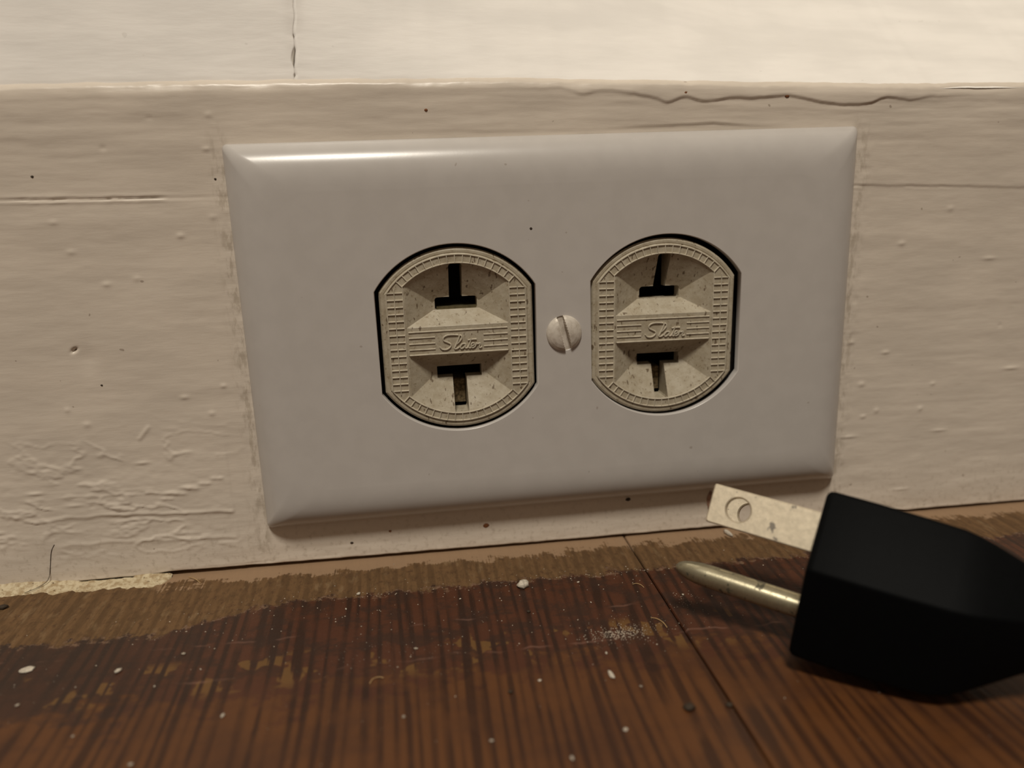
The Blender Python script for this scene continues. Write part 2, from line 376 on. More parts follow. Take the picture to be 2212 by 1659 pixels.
rb = random.Random(3)
BUMPS = [(x, z, rb.uniform(.16, .30), rb.uniform(.42, .75), rb.uniform(.30, .48)) for x, z in
         [(-59.1, 83.1), (-60.1, 77.7), (-86.1, 66.4), (-84.1, 61.4), (-66.0, 63.5), (-60.3, 66.5), (-79.2, 55.7), (-74.1, 56.5), (-89.0, 33.8), (-86.1, 30.9), (-68.9, 34.9), (-64.5, 31.6), (-61.9, 36.6), (-84.7, 24.9),
          (-100.9, 14.0), (-85.4, 15.8), (68.5, 57.4), (62.5, 29.3), (76.1, 23.3), (59.5, 38.1), (66.3, 23.5), (78.3, 28.5), (67.2, 35.7), (63.5, 22.4), (78.1, 63.8)]]
BUMPS += [(x, z, -rb.uniform(.12, .2), rb.uniform(.4, .7), rb.uniform(.25, .4)) for x, z in [(-68.6, 82.8), (-76.5, 78.2), (-87.5, 15.2), (92, 40.0)]]
BUMPS += [(x, z, rb.uniform(.22, .36), rb.uniform(1.0, 2.0), rb.uniform(.22, .32)) for x, z in
          [(-70.0, 24.5), (-77.7, 23.0), (-70.5, 17.7), (-96.9, 18.5), (-90.6, 15.7), (-73.7, 16.8), (-82.8, 14.6), (87.7, 53.8), (81.0, 18.2), (73.7, 5.6), (60.5, 18.2), (95.6, 30.8)]]
# a slanted ridge as a chain of small ones
BUMPS += [(-77.6+0.35*k, 27.6+0.42*k, 0.22, 0.34, 0.34) for k in range(6)]
BUMPS += [(-76+1.15*k, 15.0+0.42*k+(0.3 if k % 2 else -0.2), 0.26, 0.6, 0.28) for k in range(11)]
Hh = paint_height(X, Z)
Hh = Hh*sstep(150, 112, np.abs(X))-0.30*np.clip((Z-86.2)/1.5, 0, 1)**2*(1+0.6*fbm(X*0.15, Z*0, 9, 2))
Zs = Z+(ztop[None, :]-87.7)*sstep(78, 87.7, Z)
foot = (0.16*fbm(xs*0.3, xs*0, 131, 4)+np.interp(xs, [-80, -76, -60, -30, 0, 60], [0.1, 0.55, 0.42, 0.30, 0.22, 0.28]))[None, :]
Zs = Zs+foot*sstep(1.6, 0.6, Z)
front = np.stack([X, -Hh, Zs], -1)
def row(y, zz): return np.stack([xs, np.full_like(xs, y) if np.isscalar(y) else y, zz], -1)[None]
low = Zs[0]; lastH = -Hh[-1]; tz = Zs[-1]
prof = [row(9.0, low+0.1), row(0.6, low-0.12), row(-Hh[0]*0.6+0.12, low-0.10), front]
for dy, dz in ((0.10, 0.16), (0.28, 0.36), (0.55, 0.58), (0.9, 0.82), (1.2, 0.98), (1.5, 1.06), (3.5, 1.1)):
    prof.append(row(lastH*(1-dy/1.5 if dy < 1.5 else 0)+dy+0.05*fbm(xs*0.4, xs*0+dy, 141, 2), tz+dz+0.07*fbm(xs*0.5, xs*0+dy*2, 151, 2)))
PB = np.concatenate(prof, 0)
cx = (PB[:-1, :-1, 0]+PB[1:, 1:, 0])/2; cz = (PB[:-1, :-1, 2]+PB[1:, 1:, 2])/2
keep = ~((np.abs(cx) < 40) & (np.abs(cz-44) < 22))
base = structure(link('baseboard_back', gridmesh('baseboard_back', PB, keep), M_paint))
base['label'] = 'cream painted wooden baseboard with brushed uneven paint around the outlet'; base['category'] = 'baseboard'

# film of cream paint and filler squeezed out on to the floor
fx = np.arange(-130, -75.3, 0.3); ft = np.linspace(0, 1, 16); FX, FT = np.meshgrid(fx, ft)
wid = np.interp(fx, [-130, -104.7, -94, -84, -76.5, -75.3], [2.4, 2.3, 3.4, 3.0, 3.7, 0.5])*(1+0.5*fbm(fx*0.35, fx*0, 161, 5, 0.7))
up = np.interp(fx, [-130, -105, -98, -94, -92, -82.6, -82, -76, -75.3], [1.5, 1.3, 1.0, 0.75, 0.22, 0.18, 0.6, 0.55, 0.1])+0.12*fbm(fx*0.6, fx*0, 171, 3)
FY = 0.1-FT*wid[None, :]; FZ = np.maximum(up[None, :]*(1-FT)**2.0+0.22*(1-FT**5)+0.12*fbm(FX*0.7, FT*3, 181, 3)*(1-FT), 0.02)
FZ[-1] = -0.05
link('caulk_bead', gridmesh('caulk_bead', np.stack([FX, FY, FZ], -1), flip=True), M_caulk, base)['label'] = 'cracked cream filler along the floor joint'

# sloping cap moulding above the baseboard, in two lengths that meet at a cracked joint
def cap(x0, x1, name, label):
    xx = np.concatenate([np.arange(x0, x1, 0.6), [x1]]); ss = np.concatenate([[-1.2], np.linspace(0, 12, 60), np.linspace(12.6, 75, 36)])
    XX, SS = np.meshgrid(xx, ss)
    tilt = np.radians(np.interp(XX, [-120, -46, -43, 0, 40, 100], [9, 13, 17, 33, 46, 50]))  # tilt invented: grows to the right so the cap catches more lamp light
    zb = np.interp(XX, xs, ztop)+0.72
    end = np.minimum(SS, 45.0/np.sin(tilt))
    n = 0.06*fbm(XX*0.05, SS*0.25, 191, 3)+0.03*fbm(XX*0.2, SS*0.8, 201, 3)
    n = n-0.25*np.exp(-(SS/0.5)**2)*0.3
    seam = -44.6+0.055*(SS-4)+0.12*np.sin(SS*1.3)
    gap = 0.0+0.30*np.exp(-((SS-4.1)/1.5)**4)+0.14*np.exp(-((SS-7.6)/0.35)**2)+0.16*np.exp(-((SS-0.9)/0.3)**2)
    e0 = 0.4*np.exp(-np.abs(XX-x0)/0.35) if x0 > -100 else 0; e1 = 0.4*np.exp(-np.abs(XX-x1)/0.35) if x1 < 100 else 0
    n = n-0.14*(e0+e1)+0.12*np.exp(-np.abs(XX+44)/1.5)*np.exp(-((SS-2)/3)**2)
    if x0 > -100: XX = XX+(seam+gap-x0)*np.exp(-(XX-x0)/2.0)
    if x1 < 100: XX = XX+(seam-gap-x1)*np.exp(-(x1-XX)/2.0)
    Y = 1.05+end*np.sin(tilt)-n*np.cos(tilt); ZZ = zb+end*np.cos(tilt)+n*np.sin(tilt)
    P = np.stack([XX, Y, ZZ], -1)
    side = []
    if x0 > -100: P = np.concatenate([P[:, :1]+np.array([0.0, 3.5, -1.5]), P], 1)
    if x1 < 100: P = np.concatenate([P, P[:, -1:]+np.array([0.0, 3.5, -1.5])], 1)
    o = structure(link(name, gridmesh(name, P), M_trim)); o['label'] = label; o['category'] = 'trim'
cap(-520, -44.6, 'trim_1', 'cream cap moulding above the cracked baseboard seam, ending at the open joint')
cap(-44.6, 520, 'trim_2', 'long sloping cream cap moulding running above the outlet from the open joint')

# wall behind
wv = [(-560, 46.2, 0), (560, 46.2, 0), (560, 46.2, 900), (-560, 46.2, 900), (-560, 40, 0), (560, 40, 0), (560, 40, 900), (-560, 40, 900)]
wf = [(3, 2, 1, 0)]; wm = []
# wall leaf with an opening for the outlet box
hx, hz0, hz1 = 33, 25, 63
V = [(-560, 0), (560, 0), (560, 900), (-560, 900)]; Hq = [(-hx, hz0), (hx, hz0), (hx, hz1), (-hx, hz1)]
v2, t2, l2 = ring(V, [Hq])
VV = [(a, 46.2, b) for a, b in v2]+[(a, 70, b) for a, b in v2]; n2 = len(v2)
FF = [t for t in t2]+[tuple(i+n2 for i in reversed(t)) for t in t2]
for lp in l2:
    for i in range(len(lp)): a, b = lp[i], lp[(i+1) % len(lp)]; FF.append((a, b, b+n2, a+n2))
wall = structure(link('wall_back', fixnormals(pymesh('wall_back', VV, FF)), M_wall)); wall['label'] = 'plain cream painted wall above the cap moulding'; wall['category'] = 'wall'

# ------------------------------------------------------------------ the outlet
TILT = -0.008938
outlet = empty('wall_outlet', (0, 0, 44.0)); outlet.rotation_euler = (0, TILT, 0)
tag(outlet, 'duplex outlet with two ivory receptacles behind a white cover plate on the baseboard', 'outlet')
TH = 4.85; W2, H2 = 57.15, 34.92; RCX = 19.36; OW, OR = 14.26, 17.0
def rrect(w, h, r, n=6):
    out = []
    for sx, sz, a0 in ((1, 1, 0), (-1, 1, 90), (-1, -1, 180), (1, -1, 270)):
        for k in range(n+1):
            a = math.radians(a0+90*k/n); out.append((sx*(w-r)+r*math.cos(a), sz*(h-r)+r*math.sin(a)))
    return out
def outline(hw, r, n=40):
    v = math.sqrt(r*r-hw*hw); a = math.asin(v/r); out = []
    for k in range(n+1): t = a+(math.pi-2*a)*k/n; out.append((r*math.cos(t), r*math.sin(t)))
    for k in range(n+1): t = math.pi+a+(math.pi-2*a)*k/n; out.append((r*math.cos(t), r*math.sin(t)))
    return out
def circle(r, n=28): return [(r*math.cos(2*math.pi*k/n), r*math.sin(2*math.pi*k/n)) for k in range(n)]
profile = [(0, 0.05), (0.02, .6), (.2, 1.1), (.6, 1.75), (1.1, 2.38), (1.65, 2.95), (2.25, 3.44), (2.9, 3.83), (3.6, 4.15), (4.4, 4.42), (5.3, 4.62), (6.3, 4.76), (7.3, 4.82), (8.3, TH)]
PV, PF = [], []; prev = None
for ins, hgt in profile:
    lp = rrect(W2-ins, H2-ins, 0.9+0.45*ins, 8); s = len(PV); PV += [(a, -hgt, b) for a, b in lp]
    if prev is not None:
        for i in range(len(lp)): j = (i+1) % len(lp); PF.append((prev+i, prev+j, s+j, s+i))
    prev = s
nl = len(lp)
openings = []
for cxx in (-RCX, RCX): openings.append([[(cxx+a, b) for a, b in outline(OW+e, OR+e)] for e in (0.16, 0.05, 0.0, 0.0)])
openings.append([circle(3.2+e) for e in (0.1, 0.03, 0, 0)])
v2, t2, l2 = ring(lp, [o[0] for o in openings])
mp = {}
for k, i in enumerate(l2[0]): mp[i] = prev+k
for q, o in enumerate(openings):
    s = len(PV); PV += [(a, -TH, b) for a, b in o[0]]
    for k, i in enumerate(l2[q+1]): mp[i] = s+k
    n = len(o[0])
    for lv, dep in ((1, 0.05), (2, 0.16), (3, 1.6)):
        s2 = len(PV); PV += [(a, -TH+dep, b) for a, b in o[lv]]
        for i in range(n): j = (i+1) % n; PF.append((s+i, s+j, s2+j, s2+i))
        s = s2
front_start = len(PF)
PF += [tuple(mp[i] for i in t) for t in t2]
pme = fixnormals(pymesh('cover_plate', PV, PF, True))
if pme.polygons[front_start].normal.y > 0: pme.flip_normals()
plate = link('cover_plate', pme, M_plate, outlet); plate['label'] = 'white plastic cover plate with rounded edges'
pme.set_sharp_from_angle(angle=math.radians(50))
pme.polygons.foreach_set('use_smooth', [i < front_start for i in range(len(pme.polygons))]); pme.update()

# slotted screw between the two openings
SV, SF = [], []; NR = 40
prof_s = [(0.0, 1.25), (0.7, 1.22), (1.4, 1.13), (2.1, 0.95), (2.7, 0.70), (3.1, 0.42), (3.28, 0.18), (3.3, 0.0), (3.05, -0.6), (1.7, -1.2), (1.7, -9)]
GR = 56; gl = np.linspace(-1, 1, GR)
A, B = np.meshgrid(gl, gl)
U = A*np.sqrt(1-B*B/2)*3.3; Vv = B*np.sqrt(1-A*A/2)*3.3; RR = np.hypot(U, Vv)
hh = np.interp(RR, [p[0] for p in prof_s[:8]], [p[1] for p in prof_s[:8]])
sl = math.radians(14); du = U*math.cos(sl)+Vv*math.sin(sl)
wob = 0.10*fbm(Vv*1.4, U*0, 211, 3)*(du < 0)
hh = np.where(np.abs(du) < 0.58+wob, np.minimum(hh, -0.15)-0.05, hh)
screw = link('mounting_screw', gridmesh('mounting_screw', np.stack([U, -TH-hh, Vv], -1), smooth=False), M_screw, plate); screw['label'] = 'domed slotted screw with scuffed white paint'
V, F = [], []; tube(V, F, [(0, -TH+0.3, 0), (0, -TH+3.2, 0), (0, 14, 0)], [3.1, 1.7, 1.7], 20); link('screw_shank', fixnormals(pymesh('screw_shank', V, F)), M_contact, outlet)

# receptacle face: one moulded piece, modelled as a fine relief
FW, FR, FY0 = 13.70, 16.45, -4.45
gx = np.linspace(-FW, FW, 290); gz = np.linspace(-9.0, 9.0, 190); ex = np.linspace(0, 1, 76)[1:]
hx_ = np.sqrt(FR**2-gx**2)
Zr = np.concatenate([-(9.0+(hx_[None, :]-9.0)*ex[::-1, None]), np.repeat(gz[:, None], len(gx), 1), 9.0+(hx_[None, :]-9.0)*ex[:, None]], 0)
Xr = np.repeat(gx[None, :], len(Zr), 0); RHO = np.hypot(Xr, Zr)
dist = np.minimum(FW-np.abs(Xr), FR-RHO)
dep = 0.55*np.clip(1-dist/0.5, 0, 1)**2
din = np.minimum(12.75-np.abs(Xr), 15.45-RHO); dep += 0.07*sstep(0.15, -0.15, din)+0.12*sstep(0.16, 0.0, np.abs(din))
D = 3.0; az = np.abs(Zr)
t = np.minimum(np.minimum((az-2.55)/np.where(Zr > 0, 2.5, 2.7), (9.15-np.abs(Xr))/4.9), (13.65-RHO)/5.9)
dep += D*np.clip(t, 0, 1)
def rbox(x, z, hw, hh, r): 
    qx = np.abs(x)-hw+r; qz = np.abs(z)-hh+r; return np.hypot(np.maximum(qx, 0), np.maximum(qz, 0))+np.minimum(np.maximum(qx, qz), 0)-r
slot = np.where(Zr > 0, np.minimum(rbox(Xr, Zr-6.2, 3.75, 1.1, 0.3), rbox(Xr, Zr-10.3, 1.12, 3.2, 0.4)), np.minimum(rbox(Xr, Zr+6.5, 4.1, 1.05, 0.15), rbox(Xr, Zr+10.5, 1.22, 3.3, 0.3)))
dep = np.where(slot < 0, 5.2, dep)
dep += 0.03*fbm(Xr*0.6, Zr*0.6, 221, 3)
rim = np.stack([Xr, FY0+dep, Zr], -1)
op = slot < 0
face_me = gridmesh('receptacle_face', rim, ~(op[:-1, :-1] & op[1:, :-1] & op[:-1, 1:] & op[1:, 1:]), smooth=False)
# moulded border: a double column of cells down each flat, a single row round each arc
V, F = [], []; w, h = 0.26, 0.20
for s in (-1, 1):
    for xx, zz in ((9.45, 9.9), (10.95, 9.6), (12.35, 8.75)): ridge(V, F, [(s*xx, -zz), (s*xx, zz)], w, h, FY0)
    for k in range(-7, 8):
        zz = k*1.27; xe = min(12.35, math.sqrt(max(15.2**2-zz*zz, 0))); ridge(V, F, [(s*9.45, zz), (s*xe, zz)], w, h, FY0)
    a0 = math.atan2(9.9, 9.45)
    for rr, b0 in ((13.75, a0), (15.2, math.atan2(8.75, 12.35))):
        ridge(V, F, [(rr*math.cos(t), s*rr*math.sin(t)) for t in np.linspace(b0, math.pi-b0, 44)], w, h, FY0)
    for t in np.linspace(a0, math.pi-a0, 17): ridge(V, F, [(13.75*math.cos(t), s*13.75*math.sin(t)), (15.2*math.cos(t), s*15.2*math.sin(t))], w, h, FY0)
ridge_me = fixnormals(pymesh('border_ridges', V, F))
# engraved band: five lines, the middle ones broken by the script name
V, F = [], []
for zz, full in ((1.72, 1), (0.66, 0), (-0.42, 0), (-1.48, 0), (-2.45, 1)):
    if full: ridge(V, F, [(-8.9, zz), (8.9, zz)], 0.30, 0.15, FY0)
    else: ridge(V, F, [(-8.9, zz), (-4.25, zz)], 0.28, 0.15, FY0); ridge(V, F, [(4.5, zz), (8.9, zz)], 0.28, 0.15, FY0)
line_me = fixnormals(pymesh('band_lines', V, F))
V, F = [], []
SCRIPT = [[(-3.46, -1.16), (-3.05, -1.64), (-2.24, -1.69), (-1.58, -1.28), (-1.49, -0.77), (-2.04, -0.42), (-2.71, -0.06), (-2.74, 0.46), (-2.09, 0.86), (-0.96, 0.92), (-0.05, 0.84)],
    [(0.17, 0.79), (-0.13, -0.09), (-0.62, -1.08), (-0.85, -1.62), (-0.40, -1.66), (0.1, -1.35)], [(0.17, 0.79), (0.52, 0.62), (0.50, 0.1), (0.05, -0.45), (-0.42, -0.8)],
    [(1.15, -0.84), (0.62, -0.86), (0.22, -1.33), (0.35, -1.70), (0.8, -1.55), (1.24, -0.9), (1.08, -1.55), (1.45, -1.62), (1.75, -1.2)],
    [(2.25, 0.1), (1.94, -0.8), (1.72, -1.5), (2.0, -1.68), (2.25, -1.35)], [(1.62, -0.22), (2.45, -0.12), (3.2, -0.12)],
    [(2.25, -1.35), (2.66, -1.16), (2.74, -0.84), (2.40, -0.82), (2.14, -1.25), (2.36, -1.68), (2.89, -1.5)], [(2.89, -1.5), (3.20, -0.87), (3.35, -1.0), (3.85, -0.92), (3.65, -1.4), (3.72, -1.72), (4.15, -1.6)]]
for sgm in SCRIPT: ridge(V, F, catmull(sgm, 5), 0.30, 0.24, FY0)
script_me = fixnormals(pymesh('script_lettering', V, F))
# body behind the face and metal seen down the slots
V, F = [], []; ol = outline(FW-0.05, FR-0.05, 30); n = len(ol)
V += [(a, FY0+0.5, b) for a, b in ol]+[(a, 13.0, b) for a, b in ol]; F += [(i, (i+1) % n, (i+1) % n+n, i+n) for i in range(n)]; F.append(tuple(range(n, 2*n)))
shell_me = fixnormals(pymesh('body_shell', V, F))
def boxm(name, x0, x1, y0, y1, z0, z1):
    v = [(x, y, z) for x in (x0, x1) for y in (y0, y1) for z in (z0, z1)]
    return fixnormals(pymesh(name, v, [(0, 1, 3, 2), (4, 6, 7, 5), (0, 4, 5, 1), (2, 3, 7, 6), (0, 2, 6, 4), (1, 5, 7, 3)]))
contact_me = boxm('slot_contact', -3.55, 3.9, FY0+3.3, FY0+9, 4.80, 5.62)
lint_me = boxm('slot_contact', -1.05, 1.05, FY0+5.4, FY0+11.5, -13.1, -8.6)
stem_me = boxm('slot_contact', -1.3, 1.3, FY0+4.6, FY0+11.5, -12.9, -8.6)
for k, (cxx, dz, rot) in enumerate(((-RCX+0.10, -0.05, 0.0), (RCX-0.46, -0.12, 0.012))):
    fo = link('receptacle_face', face_me, M_ivory, outlet); fo.location = (cxx*MM, 0, dz*MM); fo.rotation_euler = (0, rot, 0)
    fo['label'] = 'aged ivory receptacle face with two T-shaped slots'
    for nm, me, mt in (('border_ridges', ridge_me, M_ridge), ('band_lines', line_me, M_ridge), ('script_lettering', script_me, M_ridge), ('body_shell', shell_me, M_box)):
        link(nm, me, mt, fo)
    link('slot_contact', lint_me, M_lint, fo)
    if k == 0: link('slot_contact', contact_me, M_contact, fo)['label'] = 'greenish metal contact at the edge of the upper slot'
# steel box sunk in the wall behind
V = [(x, y, z) for y in (0.3, 38) for x, z in ((-32.5, -18.5), (32.5, -18.5), (32.5, 18.5), (-32.5, 18.5))]
F = [(0, 1, 5, 4), (1, 2, 6, 5), (2, 3, 7, 6), (3, 0, 4, 7), (4, 5, 6, 7)]
V += [(x, 0.3, z) for x, z in ((-44, -26), (44, -26), (44, 26), (-44, 26))]; F += [(8, 9, 1, 0), (9, 10, 2, 1), (10, 11, 3, 2), (11, 8, 0, 3)]
link('outlet_box', pymesh('outlet_box', V, F), M_box, outlet)

# ------------------------------------------------------------------ power plug lying on the floor
PA = Vector((-0.788, 0.605, 0.115)); PBv = Vector((-0.349, -0.284, -0.893)); PN = Vector((0.507, 0.744, -0.435)); PO = Vector((33.515, -40.331, 17.058))
plug_base = Vector((46.0, -50.0, 0.0))
def pm(a, b, n): return tuple(PO+PA*a+PBv*b+PN*n-plug_base)
plug = empty('power_plug', plug_base); tag(plug, 'black rubber three-prong power plug lying on the floor below the outlet', 'plug')
def rounded(poly, r, n=4):
    out = []; L = len(poly)
    for i in range(L):
        p = Vector(poly[i]); a = Vector(poly[i-1]); c = Vector(poly[(i+1) % L]); d1 = (a-p).normalized(); d2 = (c-p).normalized()
        ang = d1.angle(d2); k = min(r/math.tan(ang/2), 0.45*min((a-p).length, (c-p).length)); p1 = p+d1*k; p2 = p+d2*k
        for j in range(n+1): t = j/n; out.append(tuple((1-t)**2*p1+2*t*(1-t)*p+t*t*p2))
    return out
SEC = rounded([(-6.4, -7.6), (-6.6, 7.4), (3.6, 12.2), (14.2, 6.0), (16.6, 0.5), (18.2, -5.6), (5.4, -12.6)], 0.9)
cb, cn = 5.5, -0.3; ns = len(SEC)
stations = [(1.0, .93, .93, 0), (0.85, .965, .965, 0), (0.5, .99, .99, 0), (0.0, 1, 1, 0), (-6, .995, 1.0, 0), (-12, .97, .99, -.1), (-17, .94, .97, -.25), (-18.8, .915, .95, -.35), (-21, .85, .89, -.7), (-24, .73, .77, -1.3), (-27, .60, .64, -1.9), (-29.5, .50, .53, -2.3), (-31, .44, .46, -2.5), (-33, .40, .42, -2.6)]
V, F = [], []
for a, sb, sn, off in stations:
    round_t = min(1, max(0, (-a-17)/14))
    for b, n in SEC:
        vb, vn_ = (b-cb), (n-cn); L = math.hypot(vb, vn_); rb_ = 12.3*vb/L; rn_ = 12.3*vn_/L
        V.append(pm(a, cb+off+sb*(vb*(1-round_t)+rb_*round_t), cn+sn*(vn_*(1-round_t)+rn_*round_t)))
for i in range(len(stations)-1):
    for k in range(ns): F.append((i*ns+k, i*ns+(k+1) % ns, (i+1)*ns+(k+1) % ns, (i+1)*ns+k))
F.append(tuple(range(ns))); F.append(tuple(reversed(range((len(stations)-1)*ns, len(stations)*ns))))
me = fixnormals(pymesh('plug_body', V, F, True)); me.set_sharp_from_angle(angle=math.radians(28)); link('plug_body', me, M_rubber, plug)
# strain relief and cord
e0 = Vector(pm(-32, cb-2.6, cn)); dr = -PA
pts = [e0, e0+dr*4, e0+dr*9, e0+dr*14+Vector((0, 0, -1.2))]
V, F = [], []; tube(V, F, pts, [5.0, 4.7, 4.3, 3.9], 18); link('strain_relief', fixnormals(pymesh('strain_relief', V, F, True)), M_rubber, plug)
p3 = pts[-1]; zfl = 3.3
path = catmull([p3-dr*3, p3+dr*2, p3+dr*16+Vector((0, 0, -(p3.z-zfl)*0.55)), Vector((p3.x+38, p3.y-22, zfl)), Vector((p3.x+80, p3.y-30, zfl)), Vector((p3.x+140, p3.y-16, zfl)), Vector((p3.x+220, p3.y-28, zfl))], 8)
V, F = [], []; tube(V, F, [tuple(q) for q in path], 3.2, 14); link('cord', fixnormals(pymesh('cord', V, F, True)), M_rubber, plug)
# blades with round holes
S = 0.955; BL = 17.8*S; BWd = 6.35*S/2; BT = 0.75*S; hc = BL-4.6*S
out2 = [(-4, -BWd), (BL-0.35, -BWd), (BL-0.1, -BWd+0.1), (BL, -BWd+0.35), (BL, BWd-0.35), (BL-0.1, BWd-0.1), (BL-0.35, BWd), (-4, BWd)]
hole = [(hc+a, b) for a, b in circle(2.02, 32)]; hole2 = [(hc+a, b) for a, b in circle(1.82, 32)]
def inset(o, e): return [((a-e if a > 0 else a), b-e*(1 if b > 0 else -1)) for a, b in o]
for sgn in (-1, 1):
    v2, t2, l2 = ring(inset(out2, 0.18), [hole]); n0 = len(v2); V, F = [], []; nc = sgn*12.7*S/2
    V += [pm(a, b, nc-BT) for a, b in v2]+[pm(a, b, nc+BT) for a, b in v2]
    F += list(t2)+[tuple(i+n0 for i in reversed(t)) for t in t2]
    for side, yy in ((0, -1), (1, 1)):
        s = len(V); V += [pm(a, b, nc+yy*(BT-0.2)) for a, b in out2]; L = l2[0]
        for i in range(len(L)): j = (i+1) % len(L); F.append((L[i]+side*n0, L[j]+side*n0, s+j, s+i))
        s2 = len(V); V += [pm(a, b, nc+yy*(BT-0.25)) for a, b in hole2]; Lh = l2[1]
        for i in range(32): j = (i+1) % 32; F.append((Lh[i]+side*n0, Lh[j]+side*n0, s2+j, s2+i))
        if side == 0: sa, sb_ = s, s2
        else:
            for i in range(len(out2)): j = (i+1) % len(out2); F.append((sa+i, sa+j, s+j, s+i))
            for i in range(32): j = (i+1) % 32; F.append((sb_+i, sb_+j, s2+j, s2+i))
    bl = link('blade', fixnormals(pymesh('blade', V, F)), M_blade, plug); bl['label'] = 'flat nickel-plated blade with a round hole'
# round ground pin with rounded nose and folded seam
V, F = [], []; seg = 26; PLn = 21.0; prr = 1.85
sts = [(-4, 1), (PLn-5.5, 1), (PLn-3.8, .95), (PLn-2.4, .84), (PLn-1.2, .66), (PLn-0.45, .44), (PLn-0.05, .16)]
for a, s in sts:
    for k in range(seg):
        t = 2*math.pi*k/seg; r = prr*s; notch = 0.22 if (a > PLn-2.8 and k in (20, 21)) else 0
        V.append(pm(a-notch*2, 11.9*S+r*math.sin(t)*(1-notch), r*math.cos(t)*(1-notch)))
for i in range(len(sts)-1):
    for k in range(seg): F.append((i*seg+k, i*seg+(k+1) % seg, (i+1)*seg+(k+1) % seg, (i+1)*seg+k))
F.append(tuple(range((len(sts)-1)*seg, len(sts)*seg)))
link('ground_pin', fixnormals(pymesh('ground_pin', V, F, True)), M_pin, plug)['label'] = 'round tarnished ground pin'

# ------------------------------------------------------------------ crumbs, chips and hairs
def blob(name, rx, ry, rz, seed, sub=1, rough=0.3):
    rnd = random.Random(seed); bm = bmesh.new(); bmesh.ops.create_icosphere(bm, subdivisions=sub+1, radius=1)
    for v in bm.verts:
        k = 1+rnd.uniform(-rough, rough)*0.6; v.co = Vector((v.co.x*rx*k, v.co.y*ry*k, v.co.z*rz*(1+rnd.uniform(-.2, .2))))*MM
    me = bpy.data.meshes.new(name); bm.to_mesh(me); bm.free(); me.polygons.foreach_set('use_smooth', [True]*len(me.polygons)); return me
# chips: x, y, half length, half width, half height, turn, label, group
CH = [(-10.3, -16.4, 1.15, .95, .75, 20, 'rounded pale lump of old paint on the floor edge below the plate screw', None),
      (-89.5, -27.7, 1.25, .85, .10, 15, 'flat oval drop of white paint on the dark floor varnish', None),
      (34.1, -2.8, .45, 1.5, .5, 12, 'white paint shard on the floor beneath the plug blade', None),
      (-1.5, -44.7, .38, 1.1, .25, 8, 'slim white paint flake lying along the wood grain beside the open plank joint', None)]
small = [(-86.8, -36.9, .5), (-0.8, -39.1, .42), (-12.1, -44.1, .4), (2.0, -48.0, .34), (-2.7, -56.6, .52), (-20.5, -55.7, .42), (-31.9, -48.9, .42), (-41.7, -18.4, .36), (-21.9, -18.6, .34), (-29.9, -32.7, .5), (-10.8, -60.6, .5),
         (16.8, -24.3, .36), (-66.5, -52.3, .5), (-75.1, -30.8, .85), (-68.4, -35.6, .3), (-76.1, -45.3, .36), (-56.8, -44.4, .6), (-62.6, -32.4, .3), (-66.3, -27.6, .5), (-0.2, -16.6, .4), (-39.8, -13.5, .6), (-80.1, -33.8, .3), (0.4, -23.9, .3)]
for i, (x, y, a, b, h, r, lab, gp) in enumerate(CH):
    o = link('paint_chip', blob('paint_chip', a, b, h, i+5, 1), M_white); o.location = (x*MM, y*MM, h*0.75*MM); o.rotation_euler = (0, 0, math.radians(r)); tag(o, lab, 'paint chip')
for i, (x, y, s) in enumerate(small):
    s *= 0.82
    rr = random.Random(i+50); o = link('paint_speck', blob('paint_speck', s, s*rr.uniform(.5, .8), s*0.4, i+50, 0), M_white if i % 3 else M_grit)
    o.location = (x*MM, y*MM, s*0.30*MM); o.rotation_euler = (0, 0, rr.uniform(0, 3.1)); near = y > -28; tag(o, 'tiny pale paint speck on the dark varnish next to the bare strip by the wall' if near else 'tiny pale paint speck on the striped brown boards farther out from the wall', 'paint speck', 'pale specks on the dark varnish' if near else 'pale specks on the striped boards')
for i, (x, y, s, lab) in enumerate(((7.1, -53.9, .85, 'round black crumb on the floorboard just beside the open plank joint'), (12.7, -54.2, .5, 'small dark crumb resting right on the plank joint'),
        (-16.7, -46.1, .38, 'small dark crumb in the wood grain below the outlet'), (-102.3, -7.0, .8, 'dark crumb on the bare strip of floor beside the cracked filler'), (-10.7, -25.0, .35, 'tiny black crumb on the dark varnish below the rounded paint lump'))):
    o = link('dark_crumb', blob('dark_crumb', s, s*.8, s*.5, i+80, 1), M_dark); o.location = (x*MM, y*MM, s*0.4*MM); tag(o, lab, 'crumb')
# fine grit nobody could count
V, F = [], []; rnd = random.Random(12)
def grain(x, y, s, zb=0.0):
    b = len(V); h = s*0.6
    V.extend([(x+s*rnd.uniform(.6, 1), y+s*rnd.uniform(-.3, .3), zb-.02), (x+s*rnd.uniform(-.3, .3), y+s*rnd.uniform(.6, 1), zb-.02), (x-s*rnd.uniform(.6, 1), y+s*rnd.uniform(-.3, .3), zb-.02), (x+s*rnd.uniform(-.3, .3), y-s*rnd.uniform(.6, 1), zb-.02), (x, y, zb+h)])
    for k in range(4): F.append((b+k, b+(k+1) % 4, b+4))
for _ in range(210):
    x = rnd.uniform(-100, 45); y = -abs(rnd.gauss(24, 10)) if rnd.random() < .7 else -rnd.uniform(4, 70); grain(x, y, rnd.choice((.08, .1, .12, .15, .2)))
for _ in range(60): x = rnd.uniform(-48, 14); grain(x, -14.2+rnd.gauss(0, .5)+0.02*x*0.3, rnd.uniform(.08, .2))
for _ in range(420): grain(2.6+rnd.gauss(0, 2.6), -34.0+rnd.gauss(0, 1.0), rnd.uniform(.06, .19))
for _ in range(120): grain(6+rnd.gauss(0, 6), -33.5+rnd.gauss(0, 3), rnd.uniform(.06, .14))
